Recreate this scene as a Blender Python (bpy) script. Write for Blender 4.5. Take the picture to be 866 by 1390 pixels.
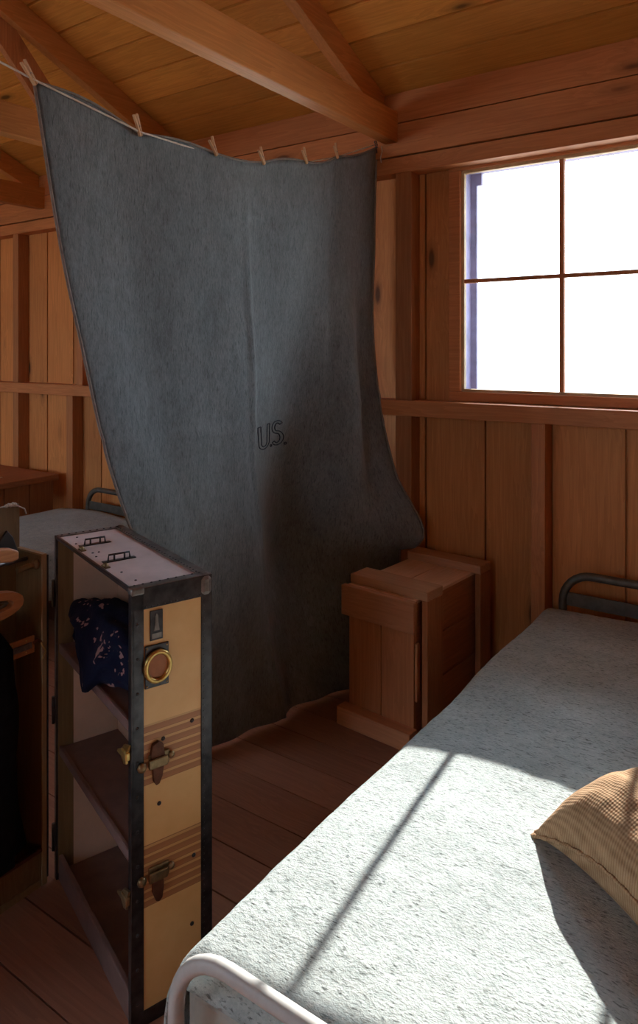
import bpy, bmesh, math, random
from mathutils import Vector, Matrix, noise as mnoise
PI = math.pi
R = math.radians
scene = bpy.context.scene
COL = scene.collection
for o in list(bpy.data.objects):
    bpy.data.objects.remove(o)

# ------------------------------------------------------------------ camera, world, sun, exposure
F = 967.0; HOR = 474.0; CAMZ = 1.58; YAW = R(34.8)
cam_d = bpy.data.cameras.new('camera'); cam = bpy.data.objects.new('camera', cam_d); COL.objects.link(cam)
cam.location = (0, 0, CAMZ); cam.rotation_euler = (R(90), 0, YAW)
cam_d.sensor_fit = 'VERTICAL'; cam_d.sensor_height = 36; cam_d.sensor_width = 36
cam_d.lens = 36 * F / 1390; cam_d.shift_y = -(695 - HOR) / 1390; cam_d.clip_start = 0.02
scene.camera = cam

world = bpy.data.worlds.new('world'); scene.world = world; world.use_nodes = True
bg = world.node_tree.nodes['Background']
bg.inputs[0].default_value = (0.64, 0.84, 1.0, 1); bg.inputs[1].default_value = 8.0

sun_d = bpy.data.lights.new('sun', 'SUN'); sun = bpy.data.objects.new('sun', sun_d); COL.objects.link(sun)
SUN_EL = R(31.5); SUN_DX = 0.088
sun_d.energy = 12; sun_d.angle = R(0.6); sun_d.color = (1.0, 0.96, 0.90)
sv = Vector((SUN_DX * math.cos(SUN_EL), -math.cos(SUN_EL), -math.sin(SUN_EL)))
sun.rotation_euler = sv.to_track_quat('-Z', 'Y').to_euler(); sun.location = (0, 9, 6)

vs = scene.view_settings
vs.view_transform = 'Standard'; vs.look = 'None'; vs.gamma = 1.0; vs.use_curve_mapping = False
vs.exposure = 0.18

# ------------------------------------------------------------------ node helpers
def newmat(name):
    m = bpy.data.materials.new(name); m.use_nodes = True
    nt = m.node_tree; b = nt.nodes['Principled BSDF']
    return m, nt, b
def nd(nt, t, **k):
    n = nt.nodes.new(t)
    for a, v in k.items(): setattr(n, a, v)
    return n
def mth(nt, op, a, b=None, clamp=False):
    n = nd(nt, 'ShaderNodeMath', operation=op); n.use_clamp = clamp
    for i, v in enumerate((a, b)):
        if v is None: continue
        if isinstance(v, (int, float)): n.inputs[i].default_value = v
        else: nt.links.new(v, n.inputs[i])
    return n.outputs[0]
def vmth(nt, op, a, b):
    n = nd(nt, 'ShaderNodeVectorMath', operation=op)
    for i, v in enumerate((a, b)):
        if isinstance(v, (tuple, list)): n.inputs[i].default_value = v
        else: nt.links.new(v, n.inputs[i])
    return n.outputs[0]
def ramp(nt, fac, stops):
    n = nd(nt, 'ShaderNodeValToRGB'); e = n.color_ramp.elements
    while len(e) < len(stops): e.new(0.5)
    for i, (p, c) in enumerate(stops):
        e[i].position = p; e[i].color = (*c, 1) if len(c) == 3 else c
    nt.links.new(fac, n.inputs[0]); return n.outputs[0]
def mix(nt, fac, a, b, mode='MIX'):
    n = nd(nt, 'ShaderNodeMix', data_type='RGBA', blend_type=mode)
    for i, v in ((0, fac), (6, a), (7, b)):
        if isinstance(v, (int, float)): n.inputs[i].default_value = v
        elif isinstance(v, tuple): n.inputs[i].default_value = (*v, 1)
        else: nt.links.new(v, n.inputs[i])
    return n.outputs[2]
def noise(nt, vec, scale, detail=4, rough=0.55):
    n = nd(nt, 'ShaderNodeTexNoise'); n.inputs['Scale'].default_value = scale
    n.inputs['Detail'].default_value = detail; n.inputs['Roughness'].default_value = rough
    nt.links.new(vec, n.inputs['Vector']); return n.outputs[0]
def bump(nt, b, h, strength=0.3, dist=0.01):
    n = nd(nt, 'ShaderNodeBump'); n.inputs['Strength'].default_value = strength
    n.inputs['Distance'].default_value = dist
    nt.links.new(h, n.inputs['Height']); nt.links.new(n.outputs[0], b.inputs['Normal'])

def wood(name, light, dark, axis='z', seam=None, rough=0.6, knots=True, var=0.35, spec=0.35):
    """sawn softwood: grain along axis, optional per-board tone (seam = axis, offset, width)"""
    m, nt, b = newmat(name)
    tc = nd(nt, 'ShaderNodeTexCoord'); oi = nd(nt, 'ShaderNodeObjectInfo')
    co = tc.outputs['Object']
    if seam:
        sp = nd(nt, 'ShaderNodeSeparateXYZ'); nt.links.new(co, sp.inputs[0])
        c = sp.outputs['XYZ'.index(seam[0].upper())]
        fl = mth(nt, 'FLOOR', mth(nt, 'DIVIDE', mth(nt, 'SUBTRACT', c, seam[1]), seam[2]))
    else:
        fl = mth(nt, 'MULTIPLY', oi.outputs['Random'], 91.0)
    wn = nd(nt, 'ShaderNodeTexWhiteNoise', noise_dimensions='1D'); nt.links.new(fl, wn.inputs['W'])
    r = wn.outputs['Value']
    off = vmth(nt, 'SCALE', (7.0, 11.0, 13.0), (0, 0, 0))
    vm = nd(nt, 'ShaderNodeVectorMath', operation='SCALE'); vm.inputs[0].default_value = (17, 31, 23)
    nt.links.new(r, vm.inputs['Scale'])
    p = vmth(nt, 'ADD', co, vm.outputs[0])
    i = 'xyz'.index(axis)
    sc = [1.0, 1.0, 1.0]; sc[i] = 0.05
    st = vmth(nt, 'MULTIPLY', p, tuple(sc))
    ks = [6.5, 6.5, 6.5]; ks[i] = 2.1
    kv = vmth(nt, 'MULTIPLY', p, tuple(ks))
    vo = nd(nt, 'ShaderNodeTexVoronoi', feature='F1'); vo.inputs['Scale'].default_value = 0.8
    nt.links.new(kv, vo.inputs['Vector'])
    d = vo.outputs['Distance']
    halo = mth(nt, 'SUBTRACT', 1.0, mth(nt, 'DIVIDE', d, 0.45), clamp=True)
    st2 = vmth(nt, 'ADD', st, nd(nt, 'ShaderNodeCombineXYZ').outputs[0])
    cb = st2.node.inputs[1].links[0].from_node
    for q in range(3): nt.links.new(mth(nt, 'MULTIPLY', mth(nt, 'MULTIPLY', halo, halo), 0.045), cb.inputs[q])
    g1 = noise(nt, st2, 15, 3, 0.5)
    rings = mth(nt, 'FRACT', mth(nt, 'MULTIPLY', g1, 9.0))
    g2 = noise(nt, st2, 90, 4, 0.65)
    gg = mth(nt, 'ADD', mth(nt, 'MULTIPLY', rings, 0.22), mth(nt, 'MULTIPLY', g2, 0.78))
    mid_c = tuple((p_ + q_) / 2 for p_, q_ in zip(light, dark)); lo_c = tuple(p_ * 0.35 + q_ * 0.65 for p_, q_ in zip(light, dark))
    col = ramp(nt, gg, [(0.15, lo_c), (0.40, mid_c), (0.75, light)])
    big = noise(nt, p, 1.7, 2)
    tone = mth(nt, 'ADD', mth(nt, 'MULTIPLY', r, var), mth(nt, 'ADD', mth(nt, 'MULTIPLY', big, 0.45), 0.80 - var / 2))
    cc = nd(nt, 'ShaderNodeCombineColor')
    for q in range(3): nt.links.new(tone, cc.inputs[q])
    col = mix(nt, 1.0, col, cc.outputs[0], 'MULTIPLY')
    if knots:
        kf = ramp(nt, d, [(0.055, (1, 1, 1)), (0.10, (0.35, 0.35, 0.35)), (0.2, (0, 0, 0))])
        sc_ = nd(nt, 'ShaderNodeSeparateColor'); nt.links.new(vo.outputs['Color'], sc_.inputs[0])
        kf = mth(nt, 'MULTIPLY', kf, mth(nt, 'GREATER_THAN', sc_.outputs[0], 0.38))
        col = mix(nt, mth(nt, 'MULTIPLY', kf, 0.85), col, tuple(v * 0.16 for v in dark))
    nt.links.new(col, b.inputs['Base Color'])
    b.inputs['Roughness'].default_value = rough; b.inputs['Specular IOR Level'].default_value = spec
    bump(nt, b, gg, 0.12, 0.003)
    return m

def plain(name, col, rough=0.5, metal=0.0, var=0.25, scale=12, bmp=0.0, spec=0.5):
    m, nt, b = newmat(name)
    tc = nd(nt, 'ShaderNodeTexCoord')
    n = noise(nt, tc.outputs['Object'], scale, 5, 0.6)
    c = ramp(nt, n, [(0.3, tuple(v * (1 - var) for v in col)), (0.7, tuple(min(1, v * (1 + var)) for v in col))])
    nt.links.new(c, b.inputs['Base Color'])
    b.inputs['Roughness'].default_value = rough; b.inputs['Metallic'].default_value = metal
    b.inputs['Specular IOR Level'].default_value = spec
    if bmp: bump(nt, b, n, bmp, 0.004)
    return m

def wool(name, base, fleck, light, scale=1.0, stretch=(1, 1, 1), bm=0.5, sheen=0.3, flk=0.5):
    m, nt, b = newmat(name)
    tc = nd(nt, 'ShaderNodeTexCoord')
    p = vmth(nt, 'MULTIPLY', tc.outputs['Object'], tuple(s * scale for s in stretch))
    big = noise(nt, p, 4, 3); mid = noise(nt, p, 38, 4, 0.7); fine = noise(nt, p, 150, 3, 0.7)
    f = mth(nt, 'ADD', mth(nt, 'MULTIPLY', mid, 0.5), mth(nt, 'MULTIPLY', fine, 0.5))
    col = ramp(nt, f, [(0.34, base), (0.66, light)])
    fl = ramp(nt, noise(nt, vmth(nt, 'MULTIPLY', p, (1.0, 2.6, 1.0)), 75, 3, 0.6), [(0.55, (0, 0, 0)), (0.68, (1, 1, 1))])
    col = mix(nt, mth(nt, 'MULTIPLY', fl, flk), col, fleck)
    t = ramp(nt, big, [(0.3, (0.82, 0.82, 0.82)), (0.7, (1.1, 1.1, 1.1))])
    col = mix(nt, 1.0, col, t, 'MULTIPLY')
    nt.links.new(col, b.inputs['Base Color']); b.inputs['Roughness'].default_value = 0.95
    b.inputs['Specular IOR Level'].default_value = 0.1
    b.inputs['Sheen Weight'].default_value = sheen; b.inputs['Sheen Roughness'].default_value = 0.5
    bump(nt, b, mth(nt, 'ADD', f, mth(nt, 'MULTIPLY', big, 0.6)), bm, 0.006)
    return m

SEAM0 = -0.648 - 0.3105 * 30
M = {}
M['wall'] = wood('wall_pine', (0.66, 0.255, 0.078), (0.40, 0.125, 0.031), 'z', ('x', SEAM0, 0.3105))
M['ceil'] = wood('roof_pine', (0.80, 0.345, 0.07), (0.52, 0.18, 0.03), 'x', ('y', 3.2 - 0.18 * 40, 0.18), var=0.3)
M['floor'] = wood('floor_pine', (0.36, 0.165, 0.105), (0.20, 0.085, 0.055), 'x', ('y', 1.532 - 0.165 * 40, 0.165), rough=0.42, knots=False)
M['beamx'] = wood('beam_pine_long', (0.62, 0.225, 0.078), (0.38, 0.115, 0.034), 'x')
M['beamy'] = wood('beam_pine_cross', (0.72, 0.30, 0.09), (0.46, 0.16, 0.04), 'y', var=0.15)
M['beamz'] = wood('stud_pine', (0.50, 0.19, 0.07), (0.28, 0.085, 0.028), 'z')
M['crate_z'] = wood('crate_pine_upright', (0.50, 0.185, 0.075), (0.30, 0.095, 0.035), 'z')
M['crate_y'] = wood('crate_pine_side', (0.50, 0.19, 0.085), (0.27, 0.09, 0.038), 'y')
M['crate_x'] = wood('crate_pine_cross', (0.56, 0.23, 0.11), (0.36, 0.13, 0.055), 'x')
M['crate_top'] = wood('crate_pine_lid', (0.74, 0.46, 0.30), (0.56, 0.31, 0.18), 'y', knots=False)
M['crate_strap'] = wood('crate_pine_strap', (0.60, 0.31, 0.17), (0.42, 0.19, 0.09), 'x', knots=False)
M['crate_foot'] = M['crate_x']
M['hanger'] = wood('hanger_wood', (0.52, 0.22, 0.09), (0.34, 0.12, 0.045), 'y', rough=0.35, knots=False)
M['pin'] = wood('clothespin_wood', (0.72, 0.44, 0.24), (0.50, 0.26, 0.13), 'z', knots=False, var=0.15)
M['trunkwood'] = wood('trunk_inner_wood', (0.27, 0.165, 0.078), (0.15, 0.085, 0.036), 'z', rough=0.5, knots=False)
M['exterior'] = plain('weathered_paint', (0.15, 0.13, 0.22), 0.7)
M['gold'] = plain('bare_wood_stop', (0.62, 0.40, 0.20), 0.6)
M['black_metal'] = plain('worn_black_metal', (0.05, 0.045, 0.048), 0.30, 0.6, 0.5, 30, 0.1)
M['grey_metal'] = plain('worn_grey_metal', (0.20, 0.17, 0.155), 0.42, 0.7, 0.4, 30, 0.1)
M['cot_metal'] = plain('painted_cot_tube', (0.10, 0.085, 0.07), 0.45, 0.3, 0.3, 30)
M['brass'] = plain('aged_brass', (0.62, 0.42, 0.14), 0.35, 0.9, 0.35, 45)
M['old_brass'] = plain('tarnished_brass', (0.28, 0.19, 0.10), 0.42, 0.85, 0.4, 45)
M['rust'] = plain('rusty_hardware', (0.13, 0.05, 0.028), 0.55, 0.6, 0.4, 50)
M['leather'] = plain('tan_leather', (0.45, 0.16, 0.055), 0.5, 0, 0.25, 25, 0.15)
M['dark_leather'] = plain('dark_leather', (0.035, 0.028, 0.026), 0.5, 0, 0.25, 25, 0.15)
M['lining'] = plain('trunk_paper_lining', (0.68, 0.46, 0.33), 0.8, 0, 0.12, 6)
M['shelf'] = plain('dark_trunk_shelf', (0.19, 0.11, 0.095), 0.5, 0, 0.2, 14)
M['trunktop'] = plain('trunk_top_fibre', (0.62, 0.50, 0.50), 0.5, 0, 0.14, 9)
M['rope'] = plain('cotton_line', (0.72, 0.62, 0.52), 0.9, 0, 0.15, 80, 0.3)
M['coat'] = plain('black_wool_coat', (0.012, 0.012, 0.016), 0.95, 0, 0.3, 40, 0.3, 0.1)
M['ink'] = plain('dark_blue_thread', (0.010, 0.013, 0.030), 0.9, 0, 0.2, 40)
M['blanket'] = wool('olive_grey_wool', (0.124, 0.132, 0.134), (0.03, 0.033, 0.036), (0.218, 0.232, 0.238), 1.0, (1, 1, 0.45), 0.5, 0.25)
M['bed_wool'] = wool('pale_grey_wool', (0.34, 0.385, 0.375), (0.09, 0.10, 0.095), (0.52, 0.555, 0.54), 1.0, (0.8, 1.2, 1), 1.0, 0.1, 0.85)
M['far_wool'] = wool('blue_grey_wool', (0.26, 0.31, 0.32), (0.10, 0.12, 0.12), (0.40, 0.45, 0.46), 1.0, (1, 1, 1), 0.4, 0.2)
M['ticking'] = plain('mattress_ticking', (0.45, 0.42, 0.36), 0.9, 0, 0.1, 20)
M['hem'] = plain('blanket_hem', (0.24, 0.19, 0.16), 0.9, 0, 0.2, 60)
M['cot_glare'] = plain('sun_glare_cot_tube', (0.55, 0.54, 0.52), 0.4, 0.0, 0.1, 20)  # foot tube colour lightened to stand in for sun glare on the metal
M['sand'] = plain('desert_ground', (0.62, 0.56, 0.48), 0.95, 0, 0.12, 1.2)

M['edgewood'] = wood('worn_edge_wood', (0.42, 0.28, 0.15), (0.26, 0.16, 0.08), 'z', knots=False)
def mat_fibre():
    """tan vulcanised fibre with two printed bands of brown stripes (object z)"""
    m, nt, b = newmat('tan_striped_fibre')
    tc = nd(nt, 'ShaderNodeTexCoord'); sp = nd(nt, 'ShaderNodeSeparateXYZ')
    nt.links.new(tc.outputs['Object'], sp.inputs[0]); z = sp.outputs[2]
    band = None
    for z0, z1 in ((0.558, 0.700), (0.273, 0.418)):
        v = mth(nt, 'MULTIPLY', mth(nt, 'GREATER_THAN', z, z0), mth(nt, 'LESS_THAN', z, z1))
        band = v if band is None else mth(nt, 'ADD', band, v)
    fr = mth(nt, 'FRACT', mth(nt, 'DIVIDE', mth(nt, 'SUBTRACT', z, 0.273), 0.0204))
    stripe = mth(nt, 'LESS_THAN', fr, 0.70)
    n = noise(nt, tc.outputs['Object'], 9, 5, 0.6)
    base = ramp(nt, n, [(0.3, (0.80, 0.46, 0.17)), (0.7, (0.88, 0.56, 0.235))])
    brown = ramp(nt, fr, [(0.0, (0.32, 0.12, 0.045)), (0.12, (0.46, 0.19, 0.075)), (0.6, (0.40, 0.16, 0.06))])
    c = mix(nt, mth(nt, 'MULTIPLY', band, mth(nt, 'ADD', mth(nt, 'MULTIPLY', stripe, 0.6), 0.34)), base, brown)
    nt.links.new(c, b.inputs['Base Color']); b.inputs['Roughness'].default_value = 0.42
    return m
M['fibre'] = mat_fibre()

def mat_burlap():
    m, nt, b = newmat('burlap_weave')
    tc = nd(nt, 'ShaderNodeTexCoord'); co = tc.outputs['Object']
    w = []
    for ax in ('X', 'Y'):
        wv = nd(nt, 'ShaderNodeTexWave', wave_type='BANDS', bands_direction=ax)
        wv.inputs['Scale'].default_value = 50; wv.inputs['Distortion'].default_value = 0.5
        wv.inputs['Detail'].default_value = 2; wv.inputs['Detail Scale'].default_value = 0.6
        nt.links.new(co, wv.inputs['Vector']); w.append(wv.outputs['Fac'])
    h = mth(nt, 'MULTIPLY', mth(nt, 'ADD', w[0], w[1]), 0.5)
    n = noise(nt, co, 22, 6, 0.75)
    c = ramp(nt, mth(nt, 'ADD', mth(nt, 'MULTIPLY', h, 0.34), mth(nt, 'MULTIPLY', n, 0.62)),
             [(0.2, (0.18, 0.095, 0.048)), (0.75, (0.52, 0.34, 0.20))])
    nt.links.new(c, b.inputs['Base Color']); b.inputs['Roughness'].default_value = 0.95
    b.inputs['Specular IOR Level'].default_value = 0.1
    bump(nt, b, mth(nt, 'ADD', h, mth(nt, 'MULTIPLY', n, 0.4)), 0.5, 0.002)
    return m
M['burlap'] = mat_burlap()

def mat_navy():
    m, nt, b = newmat('navy_print_cloth')
    tc = nd(nt, 'ShaderNodeTexCoord'); co = tc.outputs['Object']
    n = noise(nt, co, 15, 3, 0.75)
    f = ramp(nt, n, [(0.60, (0, 0, 0)), (0.62, (1, 1, 1))])
    c = mix(nt, f, (0.008, 0.011, 0.032), (0.34, 0.20, 0.20))
    nt.links.new(c, b.inputs['Base Color']); b.inputs['Roughness'].default_value = 0.9
    b.inputs['Specular IOR Level'].default_value = 0.15
    bump(nt, b, noise(nt, co, 60, 3), 0.4, 0.004)
    return m
M['navy'] = mat_navy()

def mat_glass():
    m, nt, b = newmat('window_glass')
    out = nt.nodes['Material Output']
    nt.nodes.remove(b)
    t = nd(nt, 'ShaderNodeBsdfTransparent'); t.inputs[0].default_value = (0.97, 0.98, 0.98, 1)
    g = nd(nt, 'ShaderNodeBsdfGlossy'); g.inputs['Roughness'].default_value = 0.03
    fr = nd(nt, 'ShaderNodeFresnel'); fr.inputs[0].default_value = 1.3
    mx = nd(nt, 'ShaderNodeMixShader')
    nt.links.new(fr.outputs[0], mx.inputs[0]); nt.links.new(t.outputs[0], mx.inputs[1]); nt.links.new(g.outputs[0], mx.inputs[2])
    nt.links.new(mx.outputs[0], out.inputs[0])
    return m
M['glass'] = mat_glass()

# ------------------------------------------------------------------ mesh helpers
def box(bm, x0, x1, y0, y1, z0, z1, bev=0.0, mtx=None):
    r = bmesh.ops.create_cube(bm, size=1.0); v = r['verts']
    bmesh.ops.scale(bm, vec=(x1 - x0, y1 - y0, z1 - z0), verts=v)
    bmesh.ops.translate(bm, vec=((x0 + x1) / 2, (y0 + y1) / 2, (z0 + z1) / 2), verts=v)
    if mtx is not None: bmesh.ops.transform(bm, matrix=mtx, verts=v)
    if bev > 0:
        ed = list({e for a in v for e in a.link_edges})
        bmesh.ops.bevel(bm, geom=ed, offset=bev, segments=2, profile=0.5, affect='EDGES')
def tube(bm, pts, rad, seg=10, closed=False):
    pts = [Vector(p) for p in pts]; n = len(pts); rings = []
    rads = rad if isinstance(rad, (list, tuple)) else [rad] * n
    up = None
    for i, p in enumerate(pts):
        a = pts[(i - 1) % n] if (i > 0 or closed) else p
        c = pts[(i + 1) % n] if (i < n - 1 or closed) else p
        t = (c - a).normalized()
        if up is None:
            up = t.orthogonal().normalized()
        up = (up - t * up.dot(t))
        up = up.normalized() if up.length > 1e-6 else t.orthogonal().normalized()
        s = t.cross(up)
        rings.append([bm.verts.new(p + (up * math.cos(k * 2 * PI / seg) + s * math.sin(k * 2 * PI / seg)) * rads[i]) for k in range(seg)])
    m = n if closed else n - 1
    for i in range(m):
        A, B = rings[i], rings[(i + 1) % n]
        for k in range(seg):
            f = bm.faces.new((A[k], A[(k + 1) % seg], B[(k + 1) % seg], B[k])); f.smooth = True
    if not closed:
        bm.faces.new(rings[0][::-1]); bm.faces.new(rings[-1])
def cyl(bm, p0, p1, r, seg=16): tube(bm, [p0, p1], r, seg)
def dome(bm, p, r, nrm, flat=0.55):
    res = bmesh.ops.create_uvsphere(bm, u_segments=8, v_segments=6, radius=r)
    q = Vector(nrm).normalized().to_track_quat('Z', 'Y').to_matrix().to_4x4()
    bmesh.ops.scale(bm, vec=(1, 1, flat), verts=res['verts'])
    bmesh.ops.transform(bm, matrix=Matrix.Translation(p) @ q, verts=res['verts'])
    for v in res['verts']:
        for f in v.link_faces: f.smooth = True
def prism(bm, poly, axis, a0, a1, bev=0):
    """extrude a 2-D polygon along an axis; poly in the other two axes in xyz order"""
    def P(q, a):
        l = list(q); l.insert('xyz'.index(axis), a); return l
    A = [bm.verts.new(P(q, a0)) for q in poly]; B = [bm.verts.new(P(q, a1)) for q in poly]
    n = len(poly); nf = [bm.faces.new(A), bm.faces.new(B[::-1])]
    for i in range(n): nf.append(bm.faces.new((A[i], B[i], B[(i + 1) % n], A[(i + 1) % n])))
    bmesh.ops.recalc_face_normals(bm, faces=nf)
    if bev:
        ed = list({e for f in nf for e in f.edges})
        bmesh.ops.bevel(bm, geom=ed, offset=bev, segments=2, profile=0.5, affect='EDGES')
def obj(name, bm, mat, parent=None, loc=None, rotz=0.0, label=None, smooth=False, flip=None):
    bmesh.ops.recalc_face_normals(bm, faces=bm.faces)
    me = bpy.data.meshes.new(name); 
    if smooth:
        for f in bm.faces: f.smooth = True
    if flip:
        q = sum((f.normal * f.calc_area() for f in bm.faces), Vector())
        if q.dot(Vector(flip)) < 0: bmesh.ops.reverse_faces(bm, faces=bm.faces)
    bm.to_mesh(me); bm.free()
    me.materials.append(M[mat])
    o = bpy.data.objects.new(name, me); COL.objects.link(o)
    if parent is not None: o.parent = parent
    if loc is not None: o.location = loc
    o.rotation_euler.z = rotz
    if label: o['label'] = label
    return o
def struct(name, bm, mat, **k):
    o = obj(name, bm, mat, **k); o['kind'] = 'structure'; return o
def thing(name, label, cat, loc=(0, 0, 0), rotz=0, group=None):
    o = bpy.data.objects.new(name, None); COL.objects.link(o); o.empty_display_size = 0.1
    o.location = loc; o.rotation_euler = (0, 0, rotz); o['label'] = label; o['category'] = cat
    if group: o['group'] = group
    return o
def tag(o, label, cat, group=None, kind=None):
    o['label'] = label; o['category'] = cat
    if group: o['group'] = group
    if kind: o['kind'] = kind
    return o
def B(): return bmesh.new()
def bx(*a, **k):
    b = B(); box(b, *a, **k); return b

fw = Vector((-math.sin(YAW), math.cos(YAW), 0)); rt = Vector((math.cos(YAW), math.sin(YAW), 0))
def onx(px, py, x):
    """the point of the plane X = x seen at a photo position"""
    d = fw + rt * ((px - 433) / F) + Vector((0, 0, 1)) * ((HOR - py) / F)
    return Vector((0, 0, CAMZ)) + d * (x / d.x)
def ony(px, py, y):
    d = fw + rt * ((px - 433) / F) + Vector((0, 0, 1)) * ((HOR - py) / F)
    return Vector((0, 0, CAMZ)) + d * (y / d.y)

# ------------------------------------------------------------------ the room
W = 3.20; RW = -2.9; XL = -7.6; XR = 1.75
PITCH = 0.4167; ZC = 2.87; YRID = 0.15
SINK = 0.005
# windows: x0, x1, z0, z1 of the glass
WIN1 = (-1.385, 0.02, 1.38, 2.43); WIN_ADDED = (-3.02, -2.30, 1.38, 2.43)  # second window is added unseen behind the hanging blanket, to bring in daylight

def boarded(bm, x0, x1, z0, z1, y0, y1, off, wdt, gap, holes):
    cuts = {x0, x1}
    k = math.ceil((x0 - off) / wdt)
    seams = set()
    while off + k * wdt < x1:
        s = round(off + k * wdt, 4); cuts.add(s); seams.add(s); k += 1
    for h in holes: cuts.add(h[0]); cuts.add(h[1])
    cs = sorted(cuts)
    for a, b in zip(cs[:-1], cs[1:]):
        if b - a < 0.002: continue
        mid = (a + b) / 2
        segs = [(z0, z1)]
        for h in holes:
            if h[0] < mid < h[1]:
                segs = [(z0, h[2]), (h[3], z1)]
        aa = a + (gap / 2 if a in seams else 0); bb = b - (gap / 2 if b in seams else 0)
        for s in segs: box(bm, aa, bb, y0, y1, s[0], s[1])

holes = [(w[0] - 0.03, w[1] + 0.03, w[2] - 0.03, w[3] + 0.03) for w in (WIN1, WIN_ADDED)]
b = B(); boarded(b, XL, XR, 0, 2.84, W, W + 0.022, SEAM0, 0.3105, 0.012, holes)
boarded(b, XL, XR, 0, 2.84, W + 0.0225, W + 0.05, SEAM0 + 0.15, 0.3105, 0.0, holes)
struct('wall_front', b, 'wall')
# unseen rear wall, with two openings added for fill daylight
fill_holes = [(-6.6, -3.6, 1.2, 2.43), (-1.0, -0.3, 1.38, 2.43)]
b = B(); boarded(b, XL, XR, 0, 2.84, RW - 0.05, RW, SEAM0, 0.3105, 0.0, fill_holes)
struct('wall_back', b, 'wall')
b = B(); prism(b, [(RW, 0), (W, 0), (W, ZC), (YRID, ZC + PITCH * (W - YRID)), (RW, ZC)], 'x', XR, XR + 0.04)
struct('wall_right', b, 'wall')
b = B(); prism(b, [(RW, 0), (W, 0), (W, ZC), (YRID, ZC + PITCH * (W - YRID)), (RW, ZC)], 'x', XL - 0.04, XL)
struct('wall_left', b, 'wall')
# floor boards
b = B(); y = 1.532 - 0.165 * 28
while y < W + 0.1:
    box(b, XL, XR, max(y, RW - 0.05) + 0.0025, min(y + 0.165, W + 0.05) - 0.0025, -0.03, 0)
    y += 0.165
box(b, XL, XR, RW - 0.05, W + 0.05, -0.06, -0.0305)
struct('floor', b, 'floor')
# roof boards on both slopes
def zroof(y): return ZC + PITCH * (W - y) if y > YRID else ZC + PITCH * (W - YRID) - PITCH * (YRID - y)
b = B()
def slope_boards(b, ya, yb, step):
    y = ya
    while (y > yb if step < 0 else y < yb):
        y2 = y + step
        if (step < 0 and y2 < yb) or (step > 0 and y2 > yb): y2 = yb
        e = 0.006 * (1 if step > 0 else -1)
        p = [(y + e, zroof(y + e)), (y2 - e, zroof(y2 - e)), (y2 - e, zroof(y2 - e) + 0.022), (y + e, zroof(y + e) + 0.022)]
        prism(b, p, 'x', XL, XR)
        y = y2
slope_boards(b, W + 0.36, YRID + 0.0001, -0.18); slope_boards(b, RW - 0.1, YRID - 0.0001, 0.18)
for ya, yb in ((W + 0.36, YRID), (YRID, RW - 0.1)):
    prism(b, [(ya, zroof(ya) + 0.0225 if ya != YRID else zroof(YRID) + 0.0225), (yb, zroof(yb) + 0.0225), (yb, zroof(yb) + 0.05), (ya, zroof(ya) + 0.05)], 'x', XL, XR)
struct('ceiling', b, 'ceil')

# window 1 and the added unseen one : frame, sash bars, glass
def window(nm, w, cols, trim=True):
    x0, x1, z0, z1 = w
    f = B(); c = 0.062
    for a in ((x0 - c, x0 - 0.004, z0 - 0.0035, z1 + 0.0035), (x1 + 0.004, x1 + c, z0 - 0.0035, z1 + 0.0035),
              (x0 - c, x1 + c, z0 - c + 0.014, z0 - 0.004), (x0 - c, x1 + c, z1 + 0.004, z1 + 0.06)):
        box(f, a[0], a[1], W - 0.022, W + 0.03, a[2], a[3], 0.003)
    fr = struct(nm, f, 'beamx')
    s = B(); t = 0.010
    box(s, x0 - 0.006, x0 + t, W - 0.005, W + 0.02, z0, z1, 0.002); box(s, x1 - t, x1 + 0.006, W - 0.005, W + 0.02, z0, z1, 0.002)
    box(s, x0, x1, W - 0.005, W + 0.02, z0 - 0.006, z0 + t, 0.002); box(s, x0, x1, W - 0.005, W + 0.02, z1 - t, z1 + 0.006, 0.002)
    obj('sash_stop', s, 'gold', fr)
    mn = B()
    for k in range(1, cols):
        xx = x0 + (x1 - x0) * k / cols; box(mn, xx - 0.010, xx + 0.010, W - 0.004, W + 0.026, z0, z1, 0.003)
    zz = (z0 + z1) / 2; box(mn, x0, x1, W - 0.003, W + 0.025, zz - 0.009, zz + 0.009, 0.003)
    obj('glazing_bars', mn, 'beamz', fr)
    obj('pane', bx(x0, x1, W + 0.012, W + 0.015, z0, z1), 'glass', fr)
    e = B()
    box(e, x0 - 0.03, x0 - 0.0, W + 0.028, W + 0.10, z0 - 0.03, z1 + 0.03); box(e, x1, x1 + 0.03, W + 0.028, W + 0.10, z0 - 0.03, z1 + 0.03)
    box(e, x0 - 0.03, x0 + 0.03, W + 0.10, W + 0.12, z0 - 0.05, z1 + 0.05); box(e, x1 - 0.03, x1 + 0.03, W + 0.10, W + 0.12, z0 - 0.05, z1 + 0.05)
    box(e, x0 - 0.03, x1 + 0.03, W + 0.028, W + 0.12, z1 + 0.006, z1 + 0.05)
    box(e, x0 - 0.03, x1 + 0.03, W + 0.028, W + 0.14, z0 - 0.04, z0 - 0.012)
    box(e, x0 + 0.03, x0 + 0.055, W + 0.10, W + 0.12, z1 - 0.05, z1 + 0.01)
    obj('outer_trim', e, 'exterior', fr)
window('window_1', WIN1, 3); window('added_window', WIN_ADDED, 2)

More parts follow.
